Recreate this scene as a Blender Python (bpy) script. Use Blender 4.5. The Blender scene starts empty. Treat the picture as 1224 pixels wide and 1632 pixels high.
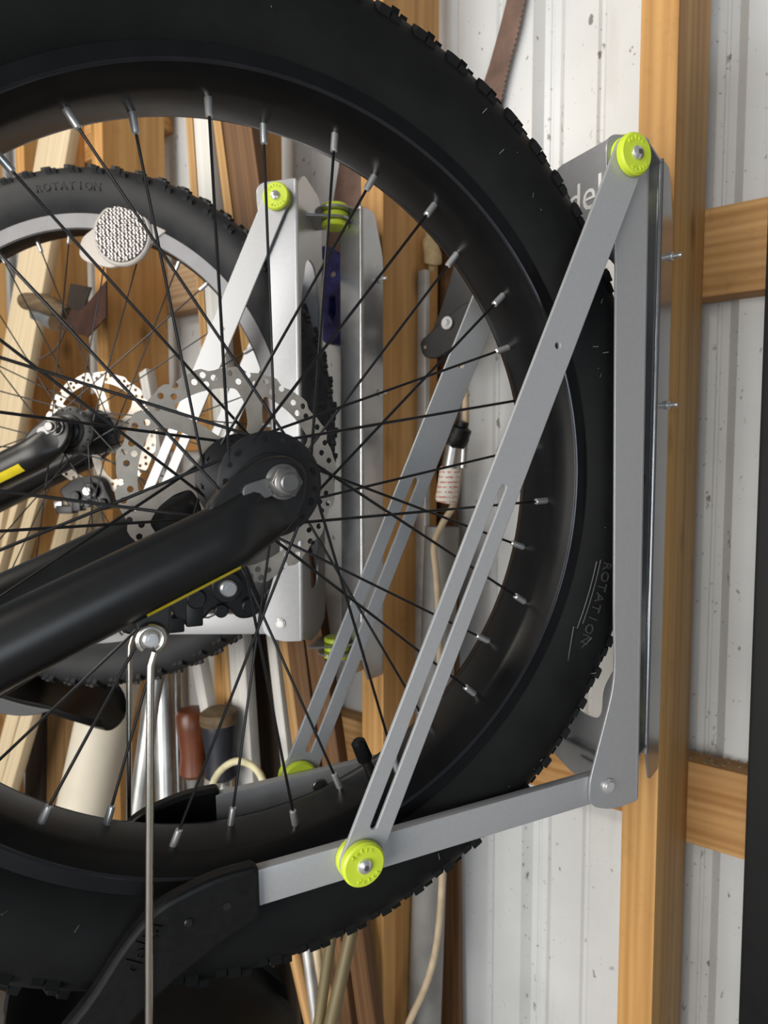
import bpy, bmesh, math, random
from mathutils import Matrix, Vector
from mathutils.geometry import delaunay_2d_cdt
random.seed(7)
R = math.radians
sc = bpy.context.scene
col = sc.collection

# ------------------------------------------------------------------ camera
H = 1.45                                    # camera height above the floor
FPX = 1100.0                                # focal length in pixels of the 1224x1632 frame
YAW, PITCH = R(36.584), math.atan(74 / FPX)
cd = bpy.data.cameras.new('camera')
cd.sensor_fit = 'VERTICAL'; cd.sensor_height = 36.0; cd.lens = 36.0 * FPX / 1632
cd.clip_start = 0.02; cd.clip_end = 50
cd.dof.use_dof = True; cd.dof.focus_distance = 0.56; cd.dof.aperture_fstop = 9.0
cam = bpy.data.objects.new('camera', cd); col.objects.link(cam)
cam.location = (0, 0, H); cam.rotation_euler = (R(90) - PITCH, 0, YAW)
sc.camera = cam

# ------------------------------------------------------------------ light
world = bpy.data.worlds.new('shed_light'); sc.world = world; world.use_nodes = True
bg = world.node_tree.nodes['Background']
bg.inputs[0].default_value = (0.80, 0.90, 1.0, 1); bg.inputs[1].default_value = 0.14

def area(name, loc, target, sx, sy, power, colour):
    l = bpy.data.lights.new(name, 'AREA'); l.shape = 'RECTANGLE'; l.size = sx; l.size_y = sy
    l.energy = power; l.color = colour
    o = bpy.data.objects.new(name, l); col.objects.link(o); o.location = loc
    o.rotation_euler = (Vector(target) - Vector(loc)).to_track_quat('-Z', 'Y').to_euler()
    return o
area('open_doorway_daylight', (-0.55, -2.5, 1.45), (-0.55, 1.0, 1.40), 2.2, 1.9, 105, (1.0, 0.97, 0.92))
area('ceiling_tube_light', (-1.5, -0.9, 2.75), (-0.7, 0.5, 1.4), 1.3, 0.25, 22, (1.0, 0.92, 0.80))
area('side_daylight_fill', (1.7, -1.5, 1.0), (-0.1, 0.8, 1.0), 1.0, 1.2, 17, (0.84, 0.92, 1.0))  # cool fill added from the right, no window known there

vs = sc.view_settings
sc.display_settings.display_device = 'sRGB'
vs.view_transform = 'Standard'; vs.look = 'None'; vs.gamma = 1.0; vs.use_curve_mapping = False
vs.exposure = 0.10

# ------------------------------------------------------------------ helpers
_m = {}
def new_mat(name):
    m = bpy.data.materials.new(name); m.use_nodes = True
    return m, m.node_tree.nodes, m.node_tree.links, m.node_tree.nodes['Principled BSDF']

def solid(name, c, rough=0.5, metal=0.0, var=0.12, scale=40, bump=0.0, spec=0.5, coat=0.0):
    """plain material with a little procedural variation of colour and gloss"""
    if name in _m: return _m[name]
    m, N, L, b = new_mat(name)
    tc = N.new('ShaderNodeTexCoord'); nz = N.new('ShaderNodeTexNoise')
    nz.inputs['Scale'].default_value = scale; nz.inputs['Detail'].default_value = 5
    L.new(tc.outputs['Object'], nz.inputs['Vector'])
    rp = N.new('ShaderNodeValToRGB')
    rp.color_ramp.elements[0].color = tuple(x * (1 - var) for x in c) + (1,)
    rp.color_ramp.elements[1].color = tuple(min(1, x * (1 + var)) for x in c) + (1,)
    rp.color_ramp.elements[0].position = .3; rp.color_ramp.elements[1].position = .7
    L.new(nz.outputs['Fac'], rp.inputs['Fac']); L.new(rp.outputs['Color'], b.inputs['Base Color'])
    mr = N.new('ShaderNodeMapRange'); mr.inputs['To Min'].default_value = rough * .88; mr.inputs['To Max'].default_value = min(1, rough * 1.12)
    L.new(nz.outputs['Fac'], mr.inputs['Value']); L.new(mr.outputs['Result'], b.inputs['Roughness'])
    b.inputs['Metallic'].default_value = metal; b.inputs['Specular IOR Level'].default_value = spec
    b.inputs['Coat Weight'].default_value = coat; b.inputs['Coat Roughness'].default_value = .15
    if bump:
        bp = N.new('ShaderNodeBump'); bp.inputs['Strength'].default_value = bump; bp.inputs['Distance'].default_value = .002
        L.new(nz.outputs['Fac'], bp.inputs['Height']); L.new(bp.outputs['Normal'], b.inputs['Normal'])
    _m[name] = m
    return m

def wood(name, light, dark, axis='z', knots=.5, rough=.62, grain=90, dirt=0.0, lines=.5):
    if name in _m: return _m[name]
    m, N, L, b = new_mat(name)
    tc = N.new('ShaderNodeTexCoord')
    mp = N.new('ShaderNodeMapping')
    s = {'x': (.035, 1, 1), 'y': (1, .035, 1), 'z': (1, 1, .035)}[axis]
    mp.inputs['Scale'].default_value = s
    L.new(tc.outputs['Object'], mp.inputs['Vector'])
    n1 = N.new('ShaderNodeTexNoise'); n1.inputs['Scale'].default_value = grain; n1.inputs['Detail'].default_value = 6; n1.inputs['Distortion'].default_value = .6
    L.new(mp.outputs['Vector'], n1.inputs['Vector'])
    n2 = N.new('ShaderNodeTexNoise'); n2.inputs['Scale'].default_value = 22; n2.inputs['Detail'].default_value = 3; n2.inputs['Distortion'].default_value = 1.5
    L.new(mp.outputs['Vector'], n2.inputs['Vector'])
    mx = N.new('ShaderNodeMath'); mx.operation = 'MULTIPLY_ADD'; mx.inputs[1].default_value = .45
    L.new(n1.outputs['Fac'], mx.inputs[0])
    m2 = N.new('ShaderNodeMath'); m2.operation = 'MULTIPLY'; m2.inputs[1].default_value = .55
    L.new(n2.outputs['Fac'], m2.inputs[0]); L.new(m2.outputs[0], mx.inputs[2])
    rp = N.new('ShaderNodeValToRGB')
    rp.color_ramp.elements[0].position = .38; rp.color_ramp.elements[1].position = .6
    rp.color_ramp.elements[0].color = (*dark, 1); rp.color_ramp.elements[1].color = (*light, 1)
    L.new(mx.outputs[0], rp.inputs['Fac'])
    wv = N.new('ShaderNodeTexWave'); wv.bands_direction = {'x': 'Z', 'y': 'X', 'z': 'X'}[axis]
    wv.inputs['Scale'].default_value = 26; wv.inputs['Distortion'].default_value = 9; wv.inputs['Detail'].default_value = 2; wv.inputs['Detail Scale'].default_value = .8
    L.new(mp.outputs['Vector'], wv.inputs['Vector'])
    gl = N.new('ShaderNodeMixRGB'); gl.blend_type = 'MULTIPLY'; gl.inputs['Color2'].default_value = (.66, .56, .46, 1)
    gm = N.new('ShaderNodeMath'); gm.operation = 'MULTIPLY'; gm.inputs[1].default_value = lines
    L.new(wv.outputs['Fac'], gm.inputs[0]); L.new(gm.outputs[0], gl.inputs['Fac']); L.new(rp.outputs['Color'], gl.inputs['Color1'])
    last = gl.outputs['Color']
    if knots:
        mk = N.new('ShaderNodeMapping')
        mk.inputs['Scale'].default_value = {'x': (.6, 1, 1), 'y': (1, .6, 1), 'z': (1, 1, .6)}[axis]
        L.new(tc.outputs['Object'], mk.inputs['Vector'])
        vo = N.new('ShaderNodeTexVoronoi'); vo.inputs['Scale'].default_value = 9
        L.new(mk.outputs['Vector'], vo.inputs['Vector'])
        kr = N.new('ShaderNodeValToRGB'); kr.color_ramp.elements[0].position = .05; kr.color_ramp.elements[1].position = .16
        kr.color_ramp.elements[0].color = (knots,) * 3 + (1,); kr.color_ramp.elements[1].color = (0, 0, 0, 1)
        L.new(vo.outputs['Distance'], kr.inputs['Fac'])
        mi = N.new('ShaderNodeMixRGB'); mi.inputs['Color2'].default_value = tuple(x * .35 for x in dark) + (1,)
        L.new(kr.outputs['Color'], mi.inputs['Fac']); L.new(last, mi.inputs['Color1']); last = mi.outputs['Color']
    if dirt:
        n3 = N.new('ShaderNodeTexNoise'); n3.inputs['Scale'].default_value = 14; n3.inputs['Detail'].default_value = 8; n3.inputs['Roughness'].default_value = .75
        L.new(tc.outputs['Object'], n3.inputs['Vector'])
        dr = N.new('ShaderNodeValToRGB'); dr.color_ramp.elements[0].position = .55; dr.color_ramp.elements[1].position = .75
        dr.color_ramp.elements[0].color = (0, 0, 0, 1); dr.color_ramp.elements[1].color = (dirt,) * 3 + (1,)
        L.new(n3.outputs['Fac'], dr.inputs['Fac'])
        mi = N.new('ShaderNodeMixRGB'); mi.inputs['Color2'].default_value = (.12, .085, .05, 1)
        L.new(dr.outputs['Color'], mi.inputs['Fac']); L.new(last, mi.inputs['Color1']); last = mi.outputs['Color']
    L.new(last, b.inputs['Base Color'])
    b.inputs['Roughness'].default_value = rough; b.inputs['Specular IOR Level'].default_value = .3
    bp = N.new('ShaderNodeBump'); bp.inputs['Strength'].default_value = .25; bp.inputs['Distance'].default_value = .001
    L.new(n1.outputs['Fac'], bp.inputs['Height']); L.new(bp.outputs['Normal'], b.inputs['Normal'])
    _m[name] = m
    return m

def siding_mat():
    m, N, L, b = new_mat('white_painted_siding')
    tc = N.new('ShaderNodeTexCoord')
    n1 = N.new('ShaderNodeTexNoise'); n1.inputs['Scale'].default_value = 5; n1.inputs['Detail'].default_value = 6
    L.new(tc.outputs['Object'], n1.inputs['Vector'])
    rp = N.new('ShaderNodeValToRGB')
    rp.color_ramp.elements[0].position = .3; rp.color_ramp.elements[1].position = .7
    rp.color_ramp.elements[0].color = (.55, .57, .58, 1); rp.color_ramp.elements[1].color = (.67, .69, .70, 1)
    L.new(n1.outputs['Fac'], rp.inputs['Fac'])
    last = rp.outputs['Color']
    for sc_, lo, hi, amt, colr, stretch in ((75, .665, .72, .8, (.10, .085, .06), (1, 1, .55)), (170, .68, .73, .7, (.12, .10, .08), (1, 1, 1)), (30, .62, .85, .28, (.35, .30, .24), (1, 1, .15))):
        mp = N.new('ShaderNodeMapping'); mp.inputs['Scale'].default_value = stretch
        L.new(tc.outputs['Object'], mp.inputs['Vector'])
        n = N.new('ShaderNodeTexNoise'); n.inputs['Scale'].default_value = sc_; n.inputs['Detail'].default_value = 3
        L.new(mp.outputs['Vector'], n.inputs['Vector'])
        r = N.new('ShaderNodeValToRGB'); r.color_ramp.elements[0].position = lo; r.color_ramp.elements[1].position = hi
        r.color_ramp.elements[0].color = (0, 0, 0, 1); r.color_ramp.elements[1].color = (amt,) * 3 + (1,)
        L.new(n.outputs['Fac'], r.inputs['Fac'])
        mi = N.new('ShaderNodeMixRGB'); mi.inputs['Color2'].default_value = (*colr, 1)
        L.new(r.outputs['Color'], mi.inputs['Fac']); L.new(last, mi.inputs['Color1']); last = mi.outputs['Color']
    L.new(last, b.inputs['Base Color'])
    b.inputs['Roughness'].default_value = .32
    return m

M = dict(
    pine=wood('pine_stud', (.62, .36, .135), (.46, .245, .08), 'z', .75, dirt=.35),
    pine_x=wood('pine_girt', (.60, .36, .15), (.42, .22, .075), 'x', .8, grain=60, dirt=.45),
    weathered=wood('weathered_girt', (.48, .34, .21), (.33, .22, .13), 'x', .6, dirt=.5),
    cream_wood=wood('pale_spruce', (.64, .53, .37), (.55, .44, .28), 'z', .15, lines=.2),
    tan_wood=wood('tan_lath', (.52, .32, .14), (.40, .23, .085), 'z', .3),
    brown_wood=wood('brown_board', (.19, .10, .045), (.11, .055, .025), 'z', .4),
    gap_shade=wood('gap_shade_wood', (.035, .022, .014), (.018, .012, .008), 'z', .2),  # near-black colour standing in for shade in the gaps between boards
    mid_wood=wood('mid_brown_board', (.20, .115, .045), (.13, .075, .028), 'z', .5),
    white_wood=wood('white_painted_board', (.70, .69, .66), (.60, .59, .56), 'z', .1, lines=.15),
    old_wood=wood('old_handle_wood', (.20, .145, .085), (.11, .075, .04), 'x', .3),
    cane=wood('olive_cane', (.20, .165, .085), (.12, .095, .05), 'z', .2, rough=.45),
    siding=siding_mat(),
    floor=solid('concrete', (.20, .19, .18), .8, var=.25, scale=6, bump=.4),
    rubber=solid('black_rubber', (.0060, .0063, .0066), .66, var=.3, scale=30, bump=.15, spec=.18),
    rubber_far=solid('lighter_black_rubber', (.022, .0225, .0245), .62, var=.3, scale=35, bump=.15, spec=.3),  # lighter base black for the farther tyre
    rim=solid('black_anodised_rim', (.005, .005, .0055), .30, .0, var=.2, spec=.30),
    rim_edge=solid('polished_black_rim_edge', (.05, .05, .055), .22, .8),
    black_paint=solid('satin_black_paint', (.0075, .0075, .008), .36, var=.1, spec=.5),
    black_metal=solid('black_hub_metal', (.014, .014, .015), .38, .2, var=.2, spec=.5),
    black_plastic=solid('black_plastic', (.0055, .0055, .006), .45, var=.2, spec=.28, bump=.08, scale=200),
    spoke=solid('black_spoke', (.011, .011, .012), .33, .3),
    chrome=solid('bright_steel', (.72, .72, .72), .28, .75, var=.05),
    steel=solid('rotor_steel', (.52, .47, .41), .42, .55, var=.10, scale=90),
    nickel=solid('brushed_axle_nut', (.20, .195, .19), .38, .8),
    stainless=solid('stainless_rod', (.62, .58, .52), .25, 1.0, var=.05),
    silver=solid('silver_powder_coat', (.42, .425, .435), .40, .25, var=.03, scale=300),
    plate=solid('silver_bracket_plate', (.43, .435, .45), .30, .55, var=.03, scale=200),
    lime=solid('lime_green_nylon', (.60, .74, .045), .42, var=.05),
    white=solid('white_print', (.85, .85, .85), .5),
    yellow=solid('yellow_decal', (.75, .60, .02), .4),
    rust=solid('rusty_steel', (.15, .095, .075), .55, .4, var=.35, scale=25, bump=.3),
    rust_dark=solid('dark_rust', (.030, .018, .012), .65, .2, var=.4, scale=30, bump=.3),
    rust_red=solid('red_rust', (.060, .022, .012), .65, .15, var=.4, scale=30, bump=.3),
    blue=solid('blue_plastic_grip', (.028, .033, .17), .45, var=.7, scale=60),
    grey_pvc=solid('grey_conduit', (.22, .22, .215), .5, var=.2, scale=20),
    alu=solid('dull_aluminium', (.42, .41, .40), .45, .6, var=.2, scale=30),
    galv=solid('galvanised_pipe', (.48, .48, .465), .33, .85, var=.2, scale=30),
    cream_pvc=solid('cream_plastic_pipe', (.64, .58, .47), .4, var=.08, scale=10),
    cable=solid('beige_cable', (.50, .40, .27), .55, var=.2),
    cream_cable=solid('cream_cable', (.62, .57, .36), .5, var=.2),
    red_handle=solid('red_brown_varnished_handle', (.13, .035, .012), .35, var=.3, scale=25),
    dark_handle=solid('dark_blue_rubber_grip', (.012, .014, .022), .5),
    black_panel=solid('black_coated_panel', (.0045, .0045, .005), .55, var=.2, spec=.22),
    debris=solid('dry_grass_debris', (.22, .17, .10), .9),
    rope=solid('frayed_rope', (.45, .34, .19), .9, bump=.5, scale=120),
    hole=solid('dark_bore', (.004, .004, .004), .8),
)

def glass_mat():
    m, N, L, b = new_mat('clear_reflector_plastic')
    b.inputs['Base Color'].default_value = (.78, .74, .70, 1); b.inputs['Roughness'].default_value = .25
    b.inputs['Transmission Weight'].default_value = .45; b.inputs['IOR'].default_value = 1.35
    return m
M['clear'] = glass_mat()
def prism_mat():
    m, N, L, b = new_mat('reflector_prisms')
    tc = N.new('ShaderNodeTexCoord'); v = N.new('ShaderNodeTexVoronoi'); v.inputs['Scale'].default_value = 190
    v.inputs['Randomness'].default_value = .25
    L.new(tc.outputs['Object'], v.inputs['Vector'])
    rp = N.new('ShaderNodeValToRGB')
    rp.color_ramp.elements[0].position = .25; rp.color_ramp.elements[1].position = .6
    rp.color_ramp.elements[0].color = (.36, .34, .33, 1); rp.color_ramp.elements[1].color = (.05, .045, .045, 1)
    L.new(v.outputs['Distance'], rp.inputs['Fac']); L.new(rp.outputs['Color'], b.inputs['Base Color'])
    bp = N.new('ShaderNodeBump'); bp.inputs['Strength'].default_value = .8; bp.inputs['Distance'].default_value = .002
    L.new(v.outputs['Distance'], bp.inputs['Height']); L.new(bp.outputs['Normal'], b.inputs['Normal'])
    b.inputs['Roughness'].default_value = .12; b.inputs['Metallic'].default_value = .5
    return m
M['prism'] = prism_mat()
def label_mat():
    m, N, L, b = new_mat('white_label_with_red_print')
    tc = N.new('ShaderNodeTexCoord')
    w = N.new('ShaderNodeTexWave'); w.bands_direction = 'Z'; w.inputs['Scale'].default_value = 45; w.inputs['Distortion'].default_value = .4
    L.new(tc.outputs['Object'], w.inputs['Vector'])
    n = N.new('ShaderNodeTexNoise'); n.inputs['Scale'].default_value = 260
    L.new(tc.outputs['Object'], n.inputs['Vector'])
    mu = N.new('ShaderNodeMath'); mu.operation = 'MULTIPLY'
    L.new(w.outputs['Fac'], mu.inputs[0]); L.new(n.outputs['Fac'], mu.inputs[1])
    rp = N.new('ShaderNodeValToRGB'); rp.color_ramp.elements[0].position = .38; rp.color_ramp.elements[1].position = .46
    rp.color_ramp.elements[0].color = (.80, .77, .70, 1); rp.color_ramp.elements[1].color = (.62, .22, .18, 1)
    L.new(mu.outputs[0], rp.inputs['Fac']); L.new(rp.outputs['Color'], b.inputs['Base Color'])
    b.inputs['Roughness'].default_value = .5
    return m
M['label'] = label_mat()

def link(name, me, mat, parent=None, mw=None, smooth=True):
    if mat is not None and not me.materials: me.materials.append(mat)
    if smooth and not me.get('done'):
        me.polygons.foreach_set('use_smooth', [True] * len(me.polygons))
        me.set_sharp_from_angle(angle=R(38)); me['done'] = 1
    o = bpy.data.objects.new(name, me); col.objects.link(o)
    if parent: o.parent = parent
    if mw is not None: o.matrix_local = mw
    return o

def tag(o, label=None, cat=None, group=None, kind=None):
    for k, v in (('label', label), ('category', cat), ('group', group), ('kind', kind)):
        if v: o[k] = v
    return o

def empty(name, mw):
    o = bpy.data.objects.new(name, None); o.empty_display_size = .05; col.objects.link(o); o.matrix_world = mw
    return o

class MB:
    """collects shapes into one mesh"""
    def __init__(s): s.v = []; s.f = []
    def add(s, v, f):
        n = len(s.v); s.v += [tuple(p) for p in v]; s.f += [tuple(i + n for i in q) for q in f]; return s
    def box(s, x0, x1, y0, y1, z0, z1):
        v = [(x, y, z) for z in (z0, z1) for y in (y0, y1) for x in (x0, x1)]
        return s.add(v, [(0, 2, 3, 1), (4, 5, 7, 6), (0, 1, 5, 4), (2, 6, 7, 3), (0, 4, 6, 2), (1, 3, 7, 5)])
    def tube(s, path, rad, n=12, cap=True):
        P = [Vector(p) for p in path]
        if not hasattr(rad, '__len__'): rad = [rad] * len(P)
        up = None; v = []; f = []
        for i, p in enumerate(P):
            t = (P[min(i + 1, len(P) - 1)] - P[max(i - 1, 0)]).normalized()
            if up is None:
                up = Vector((0, 0, 1)) if abs(t.z) < .9 else Vector((1, 0, 0))
            a = (up - t * up.dot(t)).normalized(); b = t.cross(a); up = a
            for k in range(n):
                th = 2 * math.pi * k / n
                v.append(p + (a * math.cos(th) + b * math.sin(th)) * rad[i])
        for i in range(len(P) - 1):
            for k in range(n):
                k2 = (k + 1) % n
                f.append((i * n + k, i * n + k2, (i + 1) * n + k2, (i + 1) * n + k))
        if cap:
            f.append(tuple(range(n))[::-1]); f.append(tuple((len(P) - 1) * n + k for k in range(n)))
        return s.add(v, f)
    def lathe(s, prof, n=48, closed=False, a0=0.0, a1=2 * math.pi, c=(0, 0, 0)):
        """profile of (r, z) spun about z"""
        full = abs(a1 - a0 - 2 * math.pi) < 1e-6
        m = n if full else n + 1
        v = []; f = []; k = len(prof)
        for i in range(m):
            th = a0 + (a1 - a0) * i / n
            for r, z in prof: v.append((c[0] + r * math.cos(th), c[1] + r * math.sin(th), c[2] + z))
        for i in range(n):
            j = (i + 1) % m
            for q in range(k if closed else k - 1):
                q2 = (q + 1) % k
                f.append((i * k + q, j * k + q, j * k + q2, i * k + q2))
        if not full and closed:
            f.append(tuple(range(k))); f.append(tuple(n * k + q for q in range(k))[::-1])
        return s.add(v, f)
    def disc(s, c, r, z0, z1, n=24, bev=0.0, hexa=False):
        n = 6 if hexa else n
        rings = [(r - bev, z0), (r, z0 + bev), (r, z1 - bev), (r - bev, z1)] if bev else [(r, z0), (r, z1)]
        b = len(s.v); v = []; f = []
        for rr, z in rings:
            for k in range(n):
                th = 2 * math.pi * k / n
                v.append((c[0] + rr * math.cos(th), c[1] + rr * math.sin(th), z))
        for i in range(len(rings) - 1):
            for k in range(n):
                k2 = (k + 1) % n
                f.append((i * n + k, i * n + k2, (i + 1) * n + k2, (i + 1) * n + k))
        f.append(tuple(range(n))[::-1]); f.append(tuple((len(rings) - 1) * n + k for k in range(n)))
        return s.add(v, f)
    def loft(s, secs):
        """list of rings with equal point counts"""
        n = len(secs[0]); v = [p for r in secs for p in r]; f = []
        for i in range(len(secs) - 1):
            for k in range(n):
                k2 = (k + 1) % n
                f.append((i * n + k, i * n + k2, (i + 1) * n + k2, (i + 1) * n + k))
        f.append(tuple(range(n))[::-1]); f.append(tuple((len(secs) - 1) * n + k for k in range(n)))
        return s.add(v, f)
    def xf(s, m):
        s.v = [tuple(m @ Vector(p)) for p in s.v]; return s
    def mesh(s, name='m', bev=0.0, seg=2):
        me = bpy.data.meshes.new(name)
        me.from_pydata(s.v, [], s.f)
        bm = bmesh.new(); bm.from_mesh(me)
        bmesh.ops.recalc_face_normals(bm, faces=bm.faces)
        if bev:
            es = [e for e in bm.edges if len(e.link_faces) == 2 and e.calc_face_angle() > R(40)]
            bmesh.ops.bevel(bm, geom=es, offset=bev, segments=seg, affect='EDGES', profile=.6)
        bm.to_mesh(me); bm.free()
        return me
    def obj(s, name, mat, parent=None, mw=None, bev=0.0, seg=2):
        return link(name, s.mesh(name, bev, seg), mat, parent, mw)

def plate_mesh(outline, holes=(), t=.002, bev=0.0, z=0.0):
    """flat sheet with cut-outs: outline and holes in xy, centred on z, thickness t"""
    cu = bpy.data.curves.new('sheet', 'CURVE'); cu.dimensions = '2D'; cu.fill_mode = 'BOTH'
    K = 200.0                                # drawn large: the filler is unreliable at millimetre size
    cu.extrude = (t / 2 - bev) * K; cu.bevel_depth = bev * K; cu.bevel_resolution = 1
    for pts in [outline] + list(holes):
        sp = cu.splines.new('POLY'); sp.points.add(len(pts) - 1); sp.use_cyclic_u = True
        for p, q in zip(sp.points, pts): p.co = (q[0] * K, q[1] * K, 0, 1)
    ob = bpy.data.objects.new('sheet', cu); col.objects.link(ob)
    dg = bpy.context.evaluated_depsgraph_get()
    me = bpy.data.meshes.new_from_object(ob.evaluated_get(dg), depsgraph=dg)
    bpy.data.objects.remove(ob); bpy.data.curves.remove(cu)
    me.transform(Matrix.Scale(1 / K, 4))
    bm = bmesh.new(); bm.from_mesh(me); bmesh.ops.remove_doubles(bm, verts=bm.verts, dist=1e-5)
    bm.to_mesh(me); bm.free()
    me.transform(Matrix.Translation((0, 0, z)))
    me.materials.clear()
    me.polygons.foreach_set('use_smooth', [True] * len(me.polygons)); me.set_sharp_from_angle(angle=R(20)); me['done'] = 1
    return me

def drilled_mesh(outline, holes, t):
    """flat sheet with very many cut-outs, triangulated by constrained Delaunay"""
    K = 1000.0
    V = []; E_ = []
    for loop in [outline] + list(holes):
        b = len(V); n = len(loop)
        V += [Vector((x * K, y * K)) for x, y in loop]; E_ += [(b + i, b + (i + 1) % n) for i in range(n)]
    vo, eo, fo, *_ = delaunay_2d_cdt(V, E_, [], 0, 1e-5)
    def inside(p, poly):
        r = False; j = len(poly) - 1
        for i in range(len(poly)):
            (xi, yi), (xj, yj) = poly[i], poly[j]
            if (yi > p[1]) != (yj > p[1]) and p[0] < (xj - xi) * (p[1] - yi) / (yj - yi) + xi: r = not r
            j = i
        return r
    bb = [(min(x for x, y in h), max(x for x, y in h), min(y for x, y in h), max(y for x, y in h)) for h in holes]
    def keep(q):
        c = (sum(vo[i].x for i in q) / len(q) / K, sum(vo[i].y for i in q) / len(q) / K)
        if not inside(c, outline): return False
        return not any(b[0] <= c[0] <= b[1] and b[2] <= c[1] <= b[3] and inside(c, h) for b, h in zip(bb, holes))
    fo = [q for q in fo if keep(q)]
    n = len(vo); k = {}
    v = [(p.x / K, p.y / K, -t / 2) for p in vo] + [(p.x / K, p.y / K, t / 2) for p in vo]
    f = [tuple(reversed(q)) for q in fo] + [tuple(i + n for i in q) for q in fo]
    cnt = {}
    for q in fo:
        for i in range(len(q)):
            a, b = q[i], q[(i + 1) % len(q)]
            cnt.setdefault((min(a, b), max(a, b)), []).append((a, b))
    f += [(e[0][0], e[0][1], e[0][1] + n, e[0][0] + n) for e in cnt.values() if len(e) == 1]
    me = bpy.data.meshes.new('drilled'); me.from_pydata(v, [], f)
    bm = bmesh.new(); bm.from_mesh(me); bmesh.ops.recalc_face_normals(bm, faces=bm.faces); bm.to_mesh(me); bm.free()
    return me

def text_mesh(body, size, t=.0006):
    cu = bpy.data.curves.new('lettering', 'FONT'); cu.body = body; cu.size = size; cu.extrude = t / 2
    cu.resolution_u = 3; cu.align_x = 'CENTER'; cu.align_y = 'CENTER'
    ob = bpy.data.objects.new('lettering', cu); col.objects.link(ob)
    dg = bpy.context.evaluated_depsgraph_get()
    me = bpy.data.meshes.new_from_object(ob.evaluated_get(dg), depsgraph=dg)
    bpy.data.objects.remove(ob); bpy.data.curves.remove(cu)
    me.materials.clear()
    return me

def join_meshes(items):
    """[(mesh, matrix)] -> one mesh"""
    b = MB()
    for me, mx in items:
        b.add([mx @ v.co for v in me.vertices], [tuple(p.vertices) for p in me.polygons])
    me = bpy.data.meshes.new('joined'); me.from_pydata(b.v, [], b.f)
    return me

def circle(c, r, n=16, a0=0):
    return [(c[0] + r * math.cos(a0 + 2 * math.pi * k / n), c[1] + r * math.sin(a0 + 2 * math.pi * k / n)) for k in range(n)]

def stadium(p, q, r, n=8):
    p = Vector(p); q = Vector(q); d = (q - p); a = math.atan2(d.y, d.x)
    o = [(q.x + r * math.cos(a - math.pi / 2 + math.pi * k / n), q.y + r * math.sin(a - math.pi / 2 + math.pi * k / n)) for k in range(n + 1)]
    o += [(p.x + r * math.cos(a + math.pi / 2 + math.pi * k / n), p.y + r * math.sin(a + math.pi / 2 + math.pi * k / n)) for k in range(n + 1)]
    return o

def rounded(pts, r, n=5):
    """polygon with rounded corners; r a number or one per corner"""
    out = []; k = len(pts)
    for i in range(k):
        rr = r[i] if hasattr(r, '__len__') else r
        a, p, b = Vector(pts[i - 1]), Vector(pts[i]), Vector(pts[(i + 1) % k])
        d1 = (a - p); d2 = (b - p)
        rr = min(rr, d1.length * .45, d2.length * .45)
        if rr < 1e-5: out.append(tuple(p)); continue
        s = p + d1.normalized() * rr; e = p + d2.normalized() * rr
        for j in range(n + 1):
            t = j / n
            out.append(tuple(s * (1 - t) ** 2 + p * 2 * t * (1 - t) + e * t * t))
    return out

CR, SR = math.cos(YAW), math.sin(YAW)
def at(px, py, Y):
    """point of the photograph's pixel on the vertical plane Y = const (parallel to the wall)"""
    x = (px - 612) / FPX; y = -(py - 816) / FPX
    f = math.cos(PITCH) + y * math.sin(PITCH); z = -math.sin(PITCH) + y * math.cos(PITCH)
    d = Vector((x * CR - f * SR, x * SR + f * CR, z)); d *= Y / d.y
    return Vector((d.x, d.y, d.z + H))

def frame(c, u, n, w): # local x = towards the wall, y = up, z = axle towards the viewer
    return Matrix(((u[0], w[0], n[0], c[0]), (u[1], w[1], n[1], c[1]), (u[2], w[2], n[2], c[2] + H), (0, 0, 0, 1)))
FA = frame((-.389, .3563, -.015), (.4682, .8836, 0), (.8835, -.4681, -.0183), (.0162, -.0086, .9998))
FB = frame((-.9242, .5359, .0442), (.8781, .4785, 0), (.4784, -.878, -.0168), (.008, -.0147, .9999))

# ------------------------------------------------------------------ setting
YS, YG, YW = .769, .909, .947            # stud face, girt face, siding
fl = MB().box(-4.5, 1.8, -2.5, 1.0, -.05, 0).obj('floor', M['floor']); tag(fl, 'grey concrete shed floor', 'floor', kind='structure')

def siding():
    prof = []                            # (x, y) of the sheet seen from inside
    x0 = -.187
    for k in range(-6, 16):
        c = x0 - .2286 * k
        seg = [(c + .024, 0), (c + .012, .015), (c + .003, .015), (c + .0015, .0165), (c - .0015, .0165), (c - .003, .015), (c - .012, .015), (c - .024, 0)]
        for m in (.076, .152):
            seg += [(c - m + .006, 0), (c - m + .002, .003), (c - m - .002, .003), (c - m - .006, 0)]
        prof += seg
    v = []; f = []
    for i, (x, y) in enumerate(prof):
        for z in (0.0, 2.75): v.append((x, YW + y, z)); 
        for z in (2.75, 0.0): v.append((x, YW + y + .0015, z))
    for i in range(len(prof) - 1):
        a, b = i * 4, (i + 1) * 4
        for q in range(4):
            f.append((a + q, b + q, b + (q + 1) % 4, a + (q + 1) % 4))
    mb = MB().add(v, f)
    me = mb.mesh('wall_back'); 
    o = link('wall_back', me, M['siding']); me.set_sharp_from_angle(angle=R(15))
    return tag(o, 'white ribbed metal siding of the shed wall', 'wall', kind='structure')
siding()

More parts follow.
